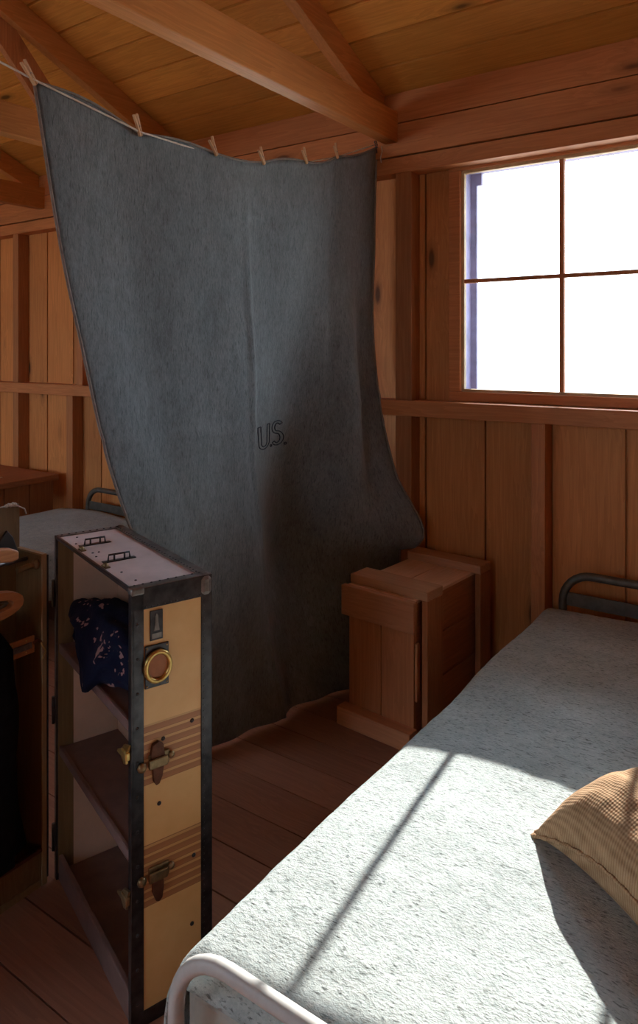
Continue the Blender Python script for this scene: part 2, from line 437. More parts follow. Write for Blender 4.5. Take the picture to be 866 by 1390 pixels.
# trims of the window wall: plates, rail, studs
tn = [0]
def trim(bm, mat):
    tn[0] += 1; return struct('trim_%d' % tn[0], bm, mat)
trim(bx(XL, XR, W - 0.10, W - 0.001, 2.447, 2.525, 0.003), 'beamx')
trim(bx(XL, XR, W - 0.108, W - 0.001, 2.530, 2.588, 0.003), 'beamx')
trim(bx(XL, XR, W - 0.108, W - 0.001, 1.254, 1.330, 0.003), 'beamx')
trim(bx(XL, XR, W - 0.025, W - 0.001, 2.589, 2.715), 'beamx'); trim(bx(XL, XR, W - 0.022, W - 0.001, 2.722, 2.872), 'beamx')
for (a, c, z0, z1) in ((-1.700, -1.612, 0, 2.447), (-1.024, -0.962, 0, 1.254), (-4.985, -4.915, 0, 2.447), (-4.33, -4.262, 0, 1.254),
                       (-4.215, -4.15, 1.33, 2.447), (-3.20, -3.11, 0, 2.447), (0.30, 0.37, 0, 2.447), (-1.445, -1.405, 0, 1.254), (-6.3, -6.23, 0, 2.447)):
    if z1 < 2 and a == -1.445: continue
    trim(bx(a, c, W - 0.092, W - 0.001, z0, z1, 0.003), 'beamz')
# rafters, tie beams, braces
TX = [-1.765, -3.235, -4.725, -6.2, -0.28, 1.2]
tie_lab = {0: 'thick pine tie beam crossing above the window end of the hanging blanket', 1: 'pine tie beam behind the top left corner of the blanket',
           2: 'lowest seen pine tie beam at far left of the hut', 3: 'farthest pine tie beam deep in the hut', 4: 'pine tie beam above the near cot', 5: 'pine tie beam nearest the right end wall'}
raf_lab = {0: 'sunlit sloping rafter joining the thick tie beam above the blanket', 1: 'dark sloping rafter above the top left of the blanket',
           2: 'sloping rafter at the far left beyond the second tie beam', 3: 'farthest sloping rafter of the roof', 4: 'sloping rafter above the near cot', 5: 'sloping rafter nearest the right end wall'}
for i, x in enumerate(TX):
    b = B(); box(b, x - 0.032, x + 0.040, RW + 0.02, W - 0.02, 2.622, 2.776, 0.004)
    tag(obj('tie_beam', b, 'beamy'), tie_lab[i], 'beam', 'roof tie beams')
    b = B(); x2 = x - 0.036
    h = 0.14
    pts = [(W + 0.06, zroof(W + 0.06) - h), (W + 0.06, zroof(W + 0.06) - 0.002), (YRID + 0.012, zroof(YRID + 0.012) - 0.002), (YRID + 0.012, zroof(YRID + 0.012) - h)]
    prism(b, pts, 'x', x2 - 0.055, x2, 0.003)
    tag(obj('rafter', b, 'beamy'), raf_lab[i], 'rafter', 'front slope rafters')
for i, x in ((1, TX[1]), (0, TX[0])):
    b = B()
    def strut(ya, za, yb, zb, w):
        d = Vector((yb - ya, zb - za)).normalized(); n = Vector((-d.y, d.x)) * w / 2
        return [(ya + n.x, za + n.y), (yb + n.x, zb + n.y), (yb - n.x, zb - n.y), (ya - n.x, za - n.y)]
    prism(b, strut(1.80, 3.42, 2.50, 2.64, 0.13), 'x', x - 0.118, x - 0.08, 0.003) if i == 1 else prism(b, strut(0.6, 3.80, 1.35, 2.70, 0.10), 'x', x - 0.118, x - 0.08, 0.003)
    tag(obj('roof_brace', b, 'beamz'), 'slanting brace board from rafter down to beam behind the blanket corner' if i == 1 else 'slanting roof brace high above the trunk', 'brace')
# ridge
tag(obj('ridge_beam', bx(XL, XR, YRID - 0.012, YRID + 0.012, 3.98, 4.135), 'beamx'), 'ridge beam at the peak of the roof', 'beam')
# desert outside
b = B(); bmesh.ops.create_grid(b, x_segments=4, y_segments=4, size=120)
g = struct('ground', b, 'sand'); g.location.z = -0.25

# ------------------------------------------------------------------ cots
def soft_cover(x0, x1, y0, y1, ztop, drop, mat, name, step=0.022, seed=1, rnd=0.035, amp=0.004, foot=True):
    """wool blanket laid over a mattress, falling down both long sides"""
    bm = B(); prof = []
    w = x1 - x0
    prof.append((x0 - 0.004, ztop - drop)); n = 8
    for k in range(1, 7): prof.append((x0 - 0.004 + 0.004 * math.sin(k), ztop - drop + (drop - rnd) * k / 7))
    for k in range(n + 1):
        a = PI - (PI / 2) * k / n; prof.append((x0 + rnd + rnd * math.cos(a), ztop - rnd + rnd * math.sin(a)))
    m = int((w - 2 * rnd) / step)
    for k in range(1, m): prof.append((x0 + rnd + (w - 2 * rnd) * k / m, ztop))
    for k in range(n + 1):
        a = PI / 2 - (PI / 2) * k / n; prof.append((x1 - rnd + rnd * math.cos(a), ztop - rnd + rnd * math.sin(a)))
    for k in range(7): prof.append((x1 + 0.004, ztop - rnd - (drop - rnd) * (k + 1) / 7))
    ny = int((y1 - y0) / step); rows = []
    for j in range(ny + 1):
        y = y0 + (y1 - y0) * j / ny
        ed = min(y - y0, y1 - y); dz = -0.03 * (1 - min(1, ed / 0.05)) ** 2
        row = []
        for (x, z) in prof:
            nn = mnoise.noise(Vector((x * 3 + seed, y * 2.2, 0.3))) * amp * 2.2 + mnoise.noise(Vector((x * 22, y * 22, seed))) * amp * 0.45
            side = 1 if z < ztop - 0.005 else 0
            u = (x - x0) / w; crown = 0.022 * math.sin(PI * min(1, max(0, u))) if not side else 0
            xx = x + (mnoise.noise(Vector((y * 3.1, z * 4, seed))) * 0.010 if side else 0)
            hang = mnoise.noise(Vector((y * 1.3, seed, 2))) * 0.02 if z < ztop - drop + 0.01 else 0
            row.append(bm.verts.new((xx, y, z + nn + dz + crown + hang)))
        rows.append(row)
    for j in range(ny):
        for k in range(len(prof) - 1):
            f = bm.faces.new((rows[j][k], rows[j][k + 1], rows[j + 1][k + 1], rows[j + 1][k])); f.smooth = True
    o = obj(name, bm, mat, flip=(0, 0, 1))
    s = o.modifiers.new('thickness', 'SOLIDIFY'); s.thickness = 0.006; s.offset = -1
    return o

def arch(x0, x1, y, zt, rc, zb=0.0, n=8):
    pts = [(x0, y, zb), (x0, y, zt - rc)]
    for k in range(1, n + 1):
        a = PI - PI / 2 * k / n; pts.append((x0 + rc + rc * math.cos(a), y, zt - rc + rc * math.sin(a)))
    pts.append((x1 - rc, y, zt))
    for k in range(1, n + 1):
        a = PI / 2 - PI / 2 * k / n; pts.append((x1 - rc + rc * math.cos(a), y, zt - rc + rc * math.sin(a)))
    pts.append((x1, y, zb)); return pts
def cot(label, x0, x1, y0, y1, ztop, zh, zf, ins=0.0):
    w = x1 - x0; L = y1 - y0
    t = thing('metal_cot', label, 'bed', (x0, y0, 0))
    b = B(); tube(b, arch(0.02 + ins, w - 0.02, L, zh, 0.12), 0.017, 12); box(b, 0.03 + ins, w - 0.03, L - 0.004, L + 0.004, 0.50, 0.555, 0.001)
    cyl(b, (0.02, L, 0.30), (w - 0.02, L, 0.30), 0.011, 8)
    obj('head_frame', b, 'cot_metal', t)
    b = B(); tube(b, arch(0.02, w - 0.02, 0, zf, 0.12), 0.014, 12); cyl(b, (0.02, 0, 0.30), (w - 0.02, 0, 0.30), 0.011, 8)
    obj('foot_frame', b, 'cot_glare', t, label='foot tube with sun glare put into its pale colour')
    for x in (0.035, w - 0.035):
        b = B(); box(b, x - 0.015, x + 0.015, 0.01, L - 0.01, 0.285, 0.32, 0.002); obj('side_rail', b, 'cot_metal', t)
    b = B()
    for k in range(12): cyl(b, (0.05, 0.08 + (L - 0.16) * k / 11, 0.305), (w - 0.05, 0.08 + (L - 0.16) * k / 11, 0.305), 0.004, 6)
    obj('spring_wires', b, 'cot_metal', t)
    return t
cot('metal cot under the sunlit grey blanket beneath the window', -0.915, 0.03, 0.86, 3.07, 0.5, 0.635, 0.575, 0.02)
m = obj('mattress', bx(-0.92, 0.02, 0.90, 3.02, 0.325, 0.475, 0.03), 'ticking'); tag(m, 'thin mattress under the pale blanket of the near cot', 'mattress')
bb = soft_cover(-0.945, 0.045, 0.885, 3.045, 0.495, 0.25, 'bed_wool', 'wool_blanket', 0.018, 3, 0.04, 0.006)
tag(bb, 'pale grey wool blanket spread over the near cot, partly in sun', 'blanket')
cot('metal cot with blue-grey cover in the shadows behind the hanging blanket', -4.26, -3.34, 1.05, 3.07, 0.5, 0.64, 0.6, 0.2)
m = obj('mattress', bx(-4.25, -3.35, 1.10, 3.02, 0.325, 0.475, 0.03), 'ticking'); tag(m, 'thin mattress under the cover of the far cot', 'mattress')
fb = soft_cover(-4.275, -3.325, 1.08, 3.045, 0.495, 0.25, 'far_wool', 'wool_blanket', 0.04, 8, 0.04, 0.004)
tag(fb, 'smooth blue-grey wool blanket on the far cot, left of the hanging blanket', 'blanket')

# ------------------------------------------------------------------ low bedside table at far left
t = thing('low_table', 'low dark wooden table against the wall at far left beside the far cot', 'table', (-5.1, 1.9, 0))
obj('tabletop', bx(0, 0.755, 0, 1.16, 0.665, 0.705, 0.004), 'crate_y', t)
b = B()
for k in range(6): box(b, 0.70, 0.722, 0.03 + 0.185 * k, 0.03 + 0.185 * k + 0.18, 0.06, 0.664, 0.002)
obj('side_panel', b, 'crate_z', t)
obj('back_panel', bx(0.03, 0.05, 0.03, 1.13, 0.06, 0.664), 'crate_z', t)
for x in (0.035, 0.66):
    for y in (0.035, 1.08): obj('leg', bx(x, x + 0.045, y, y + 0.045, 0, 0.664, 0.003), 'crate_z', t)
b = B()
box(b, 0, 0.13, 0, 0.09, 0, 0.004, 0.001); p = obj('paper_sheet', b, 'rope', loc=(-4.62, 2.62, 0.7055), rotz=0.4)
tag(p, 'small pale paper lying on the low table at far left', 'paper')

# ------------------------------------------------------------------ hanging blanket
NS, NW = 110, 120
def lerp_tab(tab, u):
    n = len(tab) - 1; f = min(max(u, 0), 1) * n; i = min(int(f), n - 1); t = f - i
    p0 = tab[max(i - 1, 0)]; p1 = tab[i]; p2 = tab[i + 1]; p3 = tab[min(i + 2, n)]
    return 0.5 * ((2 * p1) + (-p0 + p2) * t + (2 * p0 - 5 * p1 + 4 * p2 - p3) * t * t + (-p0 + 3 * p1 - 3 * p2 + p3) * t ** 3)
def hermite(ws, vals, w):
    """smooth interpolation through unevenly spaced levels"""
    n = len(ws)
    for i in range(n - 1):
        if w <= ws[i + 1] or i == n - 2:
            h = ws[i + 1] - ws[i]; t = (w - ws[i]) / h
            def sl(k):
                if k == 0: return (vals[1] - vals[0]) / (ws[1] - ws[0])
                if k == n - 1: return (vals[-1] - vals[-2]) / (ws[-1] - ws[-2])
                return (vals[k + 1] - vals[k - 1]) / (ws[k + 1] - ws[k - 1])
            m0, m1 = sl(i) * h, sl(i + 1) * h
            return (2 * t ** 3 - 3 * t * t + 1) * vals[i] + (t ** 3 - 2 * t * t + t) * m0 + (-2 * t ** 3 + 3 * t * t) * vals[i + 1] + (t ** 3 - t * t) * m1
WS = [0, 0.17, 0.42, 0.62, 0.74, 0.80, 0.88, 1.0]
LY = [1.185, 1.255, 1.39, 1.56, 1.69, 1.745, 1.82, 1.93]
LZ = [2.316, 1.95, 1.43, 1.0, 0.71, 0.56, 0.33, 0.012]
RY = [3.10, 3.09, 3.09, 3.09, 3.09, 3.085, 3.08, 3.07]
RZ = [2.585, 2.14, 1.52, 0.98, 0.70, 0.56, 0.34, 0.012]
XS = [[-1.80, -1.80, -1.80, -1.80, -1.80, -1.80, -1.80],
      [-1.80, -1.815, -1.80, -1.81, -1.81, -1.825, -1.81],
      [-1.82, -1.83, -1.815, -1.83, -1.89, -1.82, -1.80],
      [-1.85, -1.835, -1.83, -1.91, -2.00, -1.82, -1.69],
      [-1.87, -1.85, -1.84, -1.95, -2.05, -1.84, -1.535],
      [-1.88, -1.865, -1.85, -1.95, -2.02, -1.86, -1.62],
      [-1.90, -1.89, -1.88, -1.93, -1.94, -1.82, -1.69],
      [-1.95, -1.92, -1.89, -1.86, -1.79, -1.73, -1.69]]
# clothes pegs: photo positions of their jaws
PEGS = [(45, 112), (189, 182), (292, 209), (357, 221), (415, 220), (457, 213)]
PY = [onx(a, c, -1.80).y for a, c in PEGS]; PZ = [onx(a, c, -1.80).z for a, c in PEGS]
PY2 = PY + [3.10]; PZ2 = PZ + [2.592]
def top_z(y):
    for i in range(len(PY2) - 1):
        if y <= PY2[i + 1] or i == len(PY2) - 2:
            t = (y - PY2[i]) / (PY2[i + 1] - PY2[i]); z = PZ2[i] + (PZ2[i + 1] - PZ2[i]) * t
            return z + [0.022, 0.014, -0.010, 0.014, -0.016, -0.014][i] * math.sin(PI * min(1, max(0, t)))
def blanket_pt(s, w):
    xs = [hermite(WS, [XS[r][c] for r in range(len(WS))], w) for c in range(7)]
    x = lerp_tab(xs, s)
    yl, yr = hermite(WS, LY, w), hermite(WS, RY, w)
    y = yl + (yr - yl) * s
    zl, zr = hermite(WS, LZ, w), hermite(WS, RZ, w)
    z = zl + (zr - zl) * s
    z += (top_z(y) - (LZ[0] + (RZ[0] - LZ[0]) * s)) * max(0, 1 - w) ** 1.5
    # hanging folds, growing towards the floor; storage creases
    A = 0.006 + 0.030 * w ** 1.6
    x += A * math.sin(s * 15.0 + 1.2 + 0.8 * w) * 0.5 + 0.35 * A * math.sin(s * 31 + 2.0 * w)
    x += 0.010 * math.exp(-((s - 0.475 + 0.06 * w) / 0.008) ** 2) * min(1, w * 4) * 1.3
    x -= 0.008 * math.exp(-((s - 0.80 + 0.03 * w) / 0.012) ** 2)
    x += 0.05 * math.exp(-((s - 0.85) / 0.045) ** 2) * math.exp(-((w - 0.5) / 0.2) ** 2) - 0.03 * math.exp(-((s - 0.93) / 0.035) ** 2) * math.exp(-((w - 0.5) / 0.2) ** 2)
    x += 0.025 * math.exp(-((s - 0.10) / 0.06) ** 2) * math.exp(-((w - 0.62) / 0.2) ** 2)
    x += 0.005 * math.exp(-((w - 0.485) / 0.006) ** 2)
    x += mnoise.noise(Vector((s * 5, w * 5, 1.7))) * 0.010 * min(1, w * 3)
    y += (0.010 * math.sin(w * 21) * w) * (1 - s)
    lim = -1.665 if (z < 0.62 and y > 2.40) else 9
    x = min(x, lim) if w < 0.995 or True else x
    return Vector((x, y, max(z, 0.008)))
b = B(); rows = [[b.verts.new(blanket_pt(i / NS, j / NW)) for i in range(NS + 1)] for j in range(NW + 1)]
for j in range(NW):
    for i in range(NS):
        f = b.faces.new((rows[j][i], rows[j + 1][i], rows[j + 1][i + 1], rows[j][i + 1])); f.smooth = True
t = thing('hanging_blanket', 'large dark grey wool blanket marked U.S. pegged to a line as a curtain', 'blanket', (0, 0, 0))
hb = obj('blanket_cloth', b, 'blanket', t, flip=(1, 0, 0))
so = hb.modifiers.new('thickness', 'SOLIDIFY'); so.thickness = 0.006; so.offset = -1
# stitched hems along the edges
b = B()
tube(b, [blanket_pt(0, j / 60) + Vector((0.002, -0.002, 0)) for j in range(61)], 0.0045, 6)
tube(b, [blanket_pt(1, j / 60) + Vector((0.002, 0.002, 0)) for j in range(61)], 0.0045, 6)
tube(b, [blanket_pt(j / 80, 0) + Vector((0.002, 0, 0.002)) for j in range(81)], 0.0045, 6)
obj('hem', b, 'hem', t, label='brownish grey stitched hem')
# U.S. outlined lettering, stitched on the cloth
def find_sw(px, py):
    """cloth coordinates seen at a photo position"""
    best = None
    def proj(p):
        d = p - Vector((0, 0, CAMZ)); t = d.dot(fw)
        return 433 + F * d.dot(rt) / t, HOR - F * d.z / t
    s, w, st = 0.6, 0.5, 0.1
    for it in range(40):
        c = min(((s + a * st, w + c2 * st) for a in (-1, 0, 1) for c2 in (-1, 0, 1)),
                key=lambda q: (proj(blanket_pt(min(1, max(0, q[0])), min(1, max(0, q[1]))))[0] - px) ** 2 + (proj(blanket_pt(min(1, max(0, q[0])), min(1, max(0, q[1]))))[1] - py) ** 2)
        if c == (s, w): st *= 0.6
        s, w = c
    return s, w
s00, w00 = find_sw(351, 614); s10, w10 = find_sw(392, 603); s01, w01 = find_sw(349, 580)
def cloth(a, c):
    """letter coordinates: a 0..1 across U.S., c 0..1 up"""
    s = s00 + (s10 - s00) * a + (s01 - s00) * c; w = w00 + (w10 - w00) * a + (w01 - w00) * c
    p = blanket_pt(s, w); e = 1e-3
    n = (blanket_pt(s + e, w) - p).cross(blanket_pt(s, w + e) - p).normalized()
    if n.x < 0: n = -n
    return p + n * 0.0008
def outline(path, hw):
    L, Rr = [], []
    n = len(path)
    for i in range(n):
        a = Vector(path[max(i - 1, 0)]); c = Vector(path[min(i + 1, n - 1)]); d = (c - a).normalized()
        nn = Vector((-d.y, d.x)); p = Vector(path[i]); L.append(p + nn * hw); Rr.append(p - nn * hw)
    return L + Rr[::-1]
Uc = [(0.07, 0.95), (0.07, 0.72), (0.07, 0.5)] + [(0.07 + 0.155 * (1 - math.cos(a)), 0.27 - 0.2 * math.sin(a)) for a in [PI * k / 14 for k in range(15)]] + [(0.38, 0.5), (0.38, 0.72), (0.38, 0.95)]
Sc = []
for k in range(13):
    a = R(35) + R(235) * k / 12; Sc.append((0.70 + 0.135 * math.cos(a), 0.745 + 0.20 * math.sin(a)))
for k in range(1, 13):
    a = R(90) - R(235) * k / 12; Sc.append((0.70 + 0.145 * math.cos(a), 0.315 + 0.23 * math.sin(a)))
b = B()
ASP = 1.0
for path in (Uc, Sc):
    pl = outline(path, 0.048)
    tube(b, [cloth(p.x, p.y) for p in pl], 0.0022, 6, closed=True)
for cx in (0.50, 0.93):
    tube(b, [cloth(cx + 0.028 * math.cos(a), 0.06 + 0.04 * math.sin(a)) for a in [2 * PI * k / 10 for k in range(10)]], 0.0022, 6, closed=True)
obj('lettering', b, 'ink', t, label='dark blue outlined U.S. stitched on the blanket')

# clothes line
b = B(); pts = [(-1.795, W - 0.11, 2.605)]
for k_, (yy, zz) in list(enumerate(zip(PY, PZ)))[::-1]: pts.append((-1.790 if k_ < 2 else -1.811, yy, zz + (0.004 if k_ < 2 else -0.001)))
e = onx(0, 84, -1.79); pts += [tuple(e), (-1.79, 0.2, 2.40), (-1.79, -1.4, 2.50), (-1.79, RW + 0.01, 2.62)]
fine = []
for a, c in zip(pts[:-1], pts[1:]):
    for k in range(6): fine.append(Vector(a).lerp(Vector(c), k / 6))
fine.append(Vector(pts[-1])); tube(b, fine, 0.0032, 7)
tag(obj('clothes_line', b, 'rope'), 'pale cotton clothes line holding up the hanging blanket', 'rope')
b = B(); q0 = ony(518, 198, W - 0.112)
tube(b, [q0, q0 + Vector((0.004, -0.002, -0.03)), q0 + Vector((-0.004, -0.004, -0.06)), q0 + Vector((0.0, -0.003, -0.085))], 0.0022, 6)
tag(obj('loose_string', b, 'rope'), 'short loose string end dangling from the plate beside the window', 'string')
b = B(); tube(b, [(-1.795, W - 0.11, 2.56), (-1.795, W - 0.125, 2.60), (-1.795, W - 0.135, 2.612), (-1.795, W - 0.12, 2.62), (-1.795, W - 0.105, 2.60)], 0.003, 6)
tag(obj('line_hook', b, 'black_metal'), 'small dark metal hook holding the clothes line at the wall', 'hook')

# clothes pegs
def peg(loc, tilt, spread, label):
    t = thing('clothes_peg', label, 'clothes peg', loc, group='wooden pegs along the top of the hanging blanket')
    t.rotation_euler = (tilt, 0, 0.25); t.scale = (0.85, 0.85, 0.85)
    for s in (-1, 1):
        b = B()
        poly = [(s * 0.002, -0.012), (s * 0.009, -0.010), (s * 0.010, 0.020), (s * (0.010 + spread), 0.070), (s * (0.004 + spread), 0.071), (s * 0.002, 0.018)]
        prism(b, poly, 'x', -0.005, 0.005, 0.0006); obj('peg_half', b, 'pin', t)
    b = B(); tube(b, [(0.0055 - 0.011 * k / 24.0, 0.0075 * math.cos(k * PI / 3), 0.022 + 0.0075 * math.sin(k * PI / 3)) for k in range(25)], 0.0009, 5)
    obj('spring', b, 'grey_metal', t)
plabs = ['wooden clothes peg at the top left corner of the hanging blanket', 'steep wooden clothes peg at the first dip of the blanket edge, second from left',
         'third wooden clothes peg from the left on the blanket edge', 'fourth wooden clothes peg from the left on the blanket edge',
         'wooden clothes peg second nearest the window on the blanket edge', 'wooden clothes peg nearest the window on the blanket edge']
for (a, c), tl, sp, lb in zip(PEGS, (0.8, 0.45, 0.75, 0.75, 0.75, 0.75), (0.004, 0.005, 0.010, 0.010, 0.010, 0.010), plabs):
    p = onx(a, c, -1.795); peg(p + Vector((0.004, 0, 0.002)), tl, sp, lb)

# ------------------------------------------------------------------ wooden crate by the wall
CW, CL = 0.352, 0.60
c = thing('wooden_crate', 'tall reddish pine crate with straps standing between blanket and cot', 'crate', (-1.643, 2.540, 0), R(-5))
b = B()
box(b, 0.012, CW / 2 - 0.0015, 0.03, 0.052, 0.02, 0.561, 0.002); box(b, CW / 2 + 0.0015, CW - 0.018, 0.03, 0.052, 0.02, 0.561, 0.002)
obj('front_panel', b, 'crate_z', c)
b = B(); box(b, -0.008, CW, 0.0, 0.029, 0.455, 0.580, 0.003); obj('front_crosspiece', b, 'crate_x', c)
b = B(); box(b, -0.01, CW, -0.03, 0.029, 0.0, 0.075, 0.004); obj('front_foot', b, 'crate_x', c)
b = B()
for k, (z0, z1) in enumerate(((0.02, 0.20), (0.204, 0.385), (0.389, 0.561))): box(b, CW - 0.036, CW - 0.020, 0.054, CL, z0, z1, 0.002)
obj('side_boards', b, 'crate_y', c)
b = B()
for k, (z0, z1) in enumerate(((0.02, 0.20), (0.204, 0.385), (0.389, 0.561))): box(b, 0.0, 0.016, 0.054, CL, z0, z1, 0.002)
obj('side_boards', b, 'crate_y', c)
b = B(); box(b, 0.012, CW - 0.018, CL - 0.022, CL, 0.02, 0.561, 0.002); obj('back_panel', b, 'crate_z', c)
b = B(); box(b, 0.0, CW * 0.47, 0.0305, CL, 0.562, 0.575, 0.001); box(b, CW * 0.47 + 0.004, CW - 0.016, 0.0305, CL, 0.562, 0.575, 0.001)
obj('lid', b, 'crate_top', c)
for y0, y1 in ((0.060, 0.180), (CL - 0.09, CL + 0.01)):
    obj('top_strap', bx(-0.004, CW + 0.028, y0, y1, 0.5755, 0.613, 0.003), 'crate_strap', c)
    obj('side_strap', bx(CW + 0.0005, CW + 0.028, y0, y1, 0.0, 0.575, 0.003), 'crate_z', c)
b = B(); box(b, CW - 0.012, CW - 0.001, 0.029, 0.05, 0.18, 0.41, 0.002); obj('corner_slat', b, 'crate_z', c)
b = B(); box(b, 0.006, CW - 0.006, 0.055, CL - 0.03, 0.005, 0.019); obj('base_board', b, 'crate_y', c)

# ------------------------------------------------------------------ wardrobe trunk, open
TH = 1.02; TW = 0.60; TD = 0.20
tr = thing('wardrobe_trunk', 'open upright tan steamer trunk with black riveted edges, shelves and hanger side', 'trunk', (-1.862, 1.303, 0), R(-19.0))
def T(name, bm, mat, **k): return obj(name, bm, mat, tr, **k)
th = 0.012
# shell of the shelf half (opening at local y=0)
side_r = T('side_panel', bx(TW - th, TW, 0.002, TD - 0.002, 0.004, TH - 0.004), 'fibre')
T('side_panel', bx(0, th, 0.002, TD - 0.002, 0.004, TH - 0.004), 'trunkwood')
T('back_panel', bx(th, TW - th, TD - 0.012, TD, 0.004, TH - 0.004), 'fibre')
T('top_panel', bx(0.002, TW - 0.002, 0.002, TD - 0.002, TH - th, TH), 'trunktop', label='dusty pinkish top of the trunk')
T('bottom_panel', bx(0.002, TW - 0.002, 0.002, TD - 0.002, 0.0, 0.02), 'shelf')
b = B(); box(b, th + 0.001, TW - th - 0.001, TD - 0.017, TD - 0.0125, 0.021, TH - 0.0125)
box(b, TW - th - 0.005, TW - th - 0.0005, 0.02, TD - 0.018, 0.021, TH - 0.0125); box(b, th + 0.0005, th + 0.0035, 0.0455, TD - 0.018, 0.021, TH - 0.0125)
T('lining', b, 'lining', label='pinkish beige paper lining')
b = B(); box(b, th + 0.0005, th + 0.004, 0.0, 0.045, 0.021, TH - 0.0125); T('inner_board', b, 'trunkwood')
for z in (0.70, 0.395):
    b = B(); box(b, th + 0.005, TW - th - 0.006, 0.012, TD - 0.018, z - 0.012, z, 0.002)
    box(b, th + 0.005, TW - th - 0.006, 0.002, 0.012, z - 0.022, z + 0.004, 0.002); T('shelf', b, 'shelf')
b = B(); box(b, th + 0.005, TW - th - 0.006, 0.002, TD - 0.018, 0.0205, 0.03, 0.002)
box(b, th + 0.005, TW - th - 0.006, 0.0, 0.014, 0.0205, 0.075, 0.003); T('base_tray', b, 'shelf')
# black metal edge binding
b = B(); e = 0.0035; w = 0.026
def strip(bm, x0, x1, y0, y1, z0, z1): box(bm, x0, x1, y0, y1, z0, z1, 0.0015)
for yy in ((-0.003, w), (TD - w, TD + 0.003)):
    strip(b, TW - 0.001, TW + e, yy[0], yy[1], 0.0, TH + e)                 # uprights on the side
    strip(b, -e, 0.001, yy[0], yy[1], 0.0, TH + e)
strip(b, TW - 0.014, TW + e, -e - 0.002, 0.003, 0.0, TH + e); strip(b, -e, 0.014, -e - 0.002, 0.003, 0.0, TH + e)
strip(b, 0.0, TW, -e - 0.002, 0.003, TH - 0.006, TH + e)
strip(b, TW - w, TW + e, TD - 0.001, TD + e, 0, TH + e); strip(b, -e, w, TD - 0.001, TD + e, 0, TH + e)
strip(b, TW - 0.001, TW + e, 0.0, TD, TH - 0.048, TH + e); strip(b, TW - 0.001, TW + e, 0.0, TD, 0.0, 0.035)
eb = b
b = B(); strip(b, TW - 0.026, TW + e - 0.0005, 0.0, TD, TH, TH + e + 0.001); strip(b, 0, TW, TD - 0.026, TD + e, TH, TH + e + 0.001)
strip(b, 0.0, 0.02, 0.0, TD, TH, TH + e + 0.001)
T('top_binding', b, 'grey_metal', label='worn grey metal edging around the top')
b = eb
n = 34
for k in range(n): dome(b, (0.012 + (TW - 0.03) * k / (n - 1), TD - 0.021, TH + e + 0.001), 0.0032, (0, 0, 1))
for k in range(9): dome(b, (TW - 0.021, 0.012 + (TD - 0.03) * k / 8, TH + e + 0.001), 0.0032, (0, 0, 1))
for k in range(9): dome(b, (0.012, 0.012 + (TD - 0.03) * k / 8, TH + e + 0.001), 0.004, (0, 0, 1))
for k in range(60): dome(b, (TW + e, TD - w + 0.006, 0.05 + 0.90 * k / 59), 0.0022, (1, 0, 0))
for k in range(12): dome(b, (TW + e, 0.010, 0.06 + 0.88 * k / 11), 0.0042, (1, 0, 0))
for k in range(10): dome(b, (TW + e, 0.03 + 0.14 * k / 9, TH - 0.043), 0.0028, (1, 0, 0))
T('edge_binding', b, 'black_metal', label='black metal edge binding set with rivets')
b = B()
for y, z in ((0.075, 0.655), (0.150, 0.675), (0.065, 0.505), (0.155, 0.345), (0.150, 0.18)):
    b = B(); dome(b, (TW + 0.0005, y, z), 0.0055, (1, 0, 0)); T('stud', b, 'black_metal')
# corner cap
b = B(); box(b, TW - 0.030, TW + 0.007, TD - 0.032, TD + 0.007, TH - 0.05, TH + 0.007, 0.014); T('corner_cap', b, 'grey_metal')
b = B(); box(b, TW - 0.020, TW + 0.006, -0.006, 0.028, TH - 0.012, TH + 0.006, 0.005); T('corner_cap', b, 'grey_metal')
# two loop hasps on the top, with small studs in front
for x in (0.155, 0.345):
    b = B(); box(b, x - 0.008, x + 0.008, 0.018, 0.108, TH + 0.0005, TH + 0.003, 0.001)
    tube(b, [(x, 0.033, TH + 0.002), (x, 0.035, TH + 0.018), (x, 0.091, TH + 0.018), (x, 0.093, TH + 0.002)], 0.0026, 8)
    tube(b, [(x, 0.050, TH + 0.002), (x, 0.050, TH + 0.017)], 0.0026, 8); tube(b, [(x, 0.078, TH + 0.002), (x, 0.078, TH + 0.017)], 0.0026, 8)
    T('loop_hasp', b, 'black_metal')
for x in (0.195, 0.385):
    b = B(); box(b, x - 0.016, x + 0.016, 0.006, 0.020, TH + 0.0005, TH + 0.004, 0.001); dome(b, (x, 0.012, TH + 0.005), 0.008, (0, 0, 1), 0.9); T('catch', b, 'old_brass')
for x, y in ((0.05, 0.045), (0.24, 0.045), (0.24, 0.028), (0.28, 0.024), (0.12, 0.02), (0.45, 0.03), (0.53, 0.035)):
    b = B(); dome(b, (x, y, TH + 0.0005), 0.0035, (0, 0, 1)); T('nail_head', b, 'black_metal')
# small plate and round handle plate on the side
ym = 0.045
b = B(); box(b, TW + 0.0005, TW + 0.004, 0.041, 0.073, 0.895, 0.965, 0.001); pl = T('name_plate', b, 'black_metal')
b = B(); prism(b, [(0.05, 0.918), (0.064, 0.918), (0.061, 0.935), (0.0605, 0.952), (0.057, 0.958), (0.0535, 0.952), (0.053, 0.935)], 'x', TW + 0.004, TW + 0.0055); 
box(b, TW + 0.004, TW + 0.0055, 0.045, 0.069, 0.900, 0.912); obj('emblem', b, 'grey_metal', pl)
b = B(); box(b, TW + 0.0005, TW + 0.005, 0.028, 0.088, 0.785, 0.885, 0.002); hp = T('handle_plate', b, 'black_metal')
b = B(); tube(b, [(TW + 0.010, 0.058 + 0.030 * math.cos(a), 0.835 + 0.034 * math.sin(a)) for a in [2 * PI * k / 28 for k in range(28)]], 0.0062, 8, closed=True)
obj('ring', b, 'brass', hp, label='brass ring')
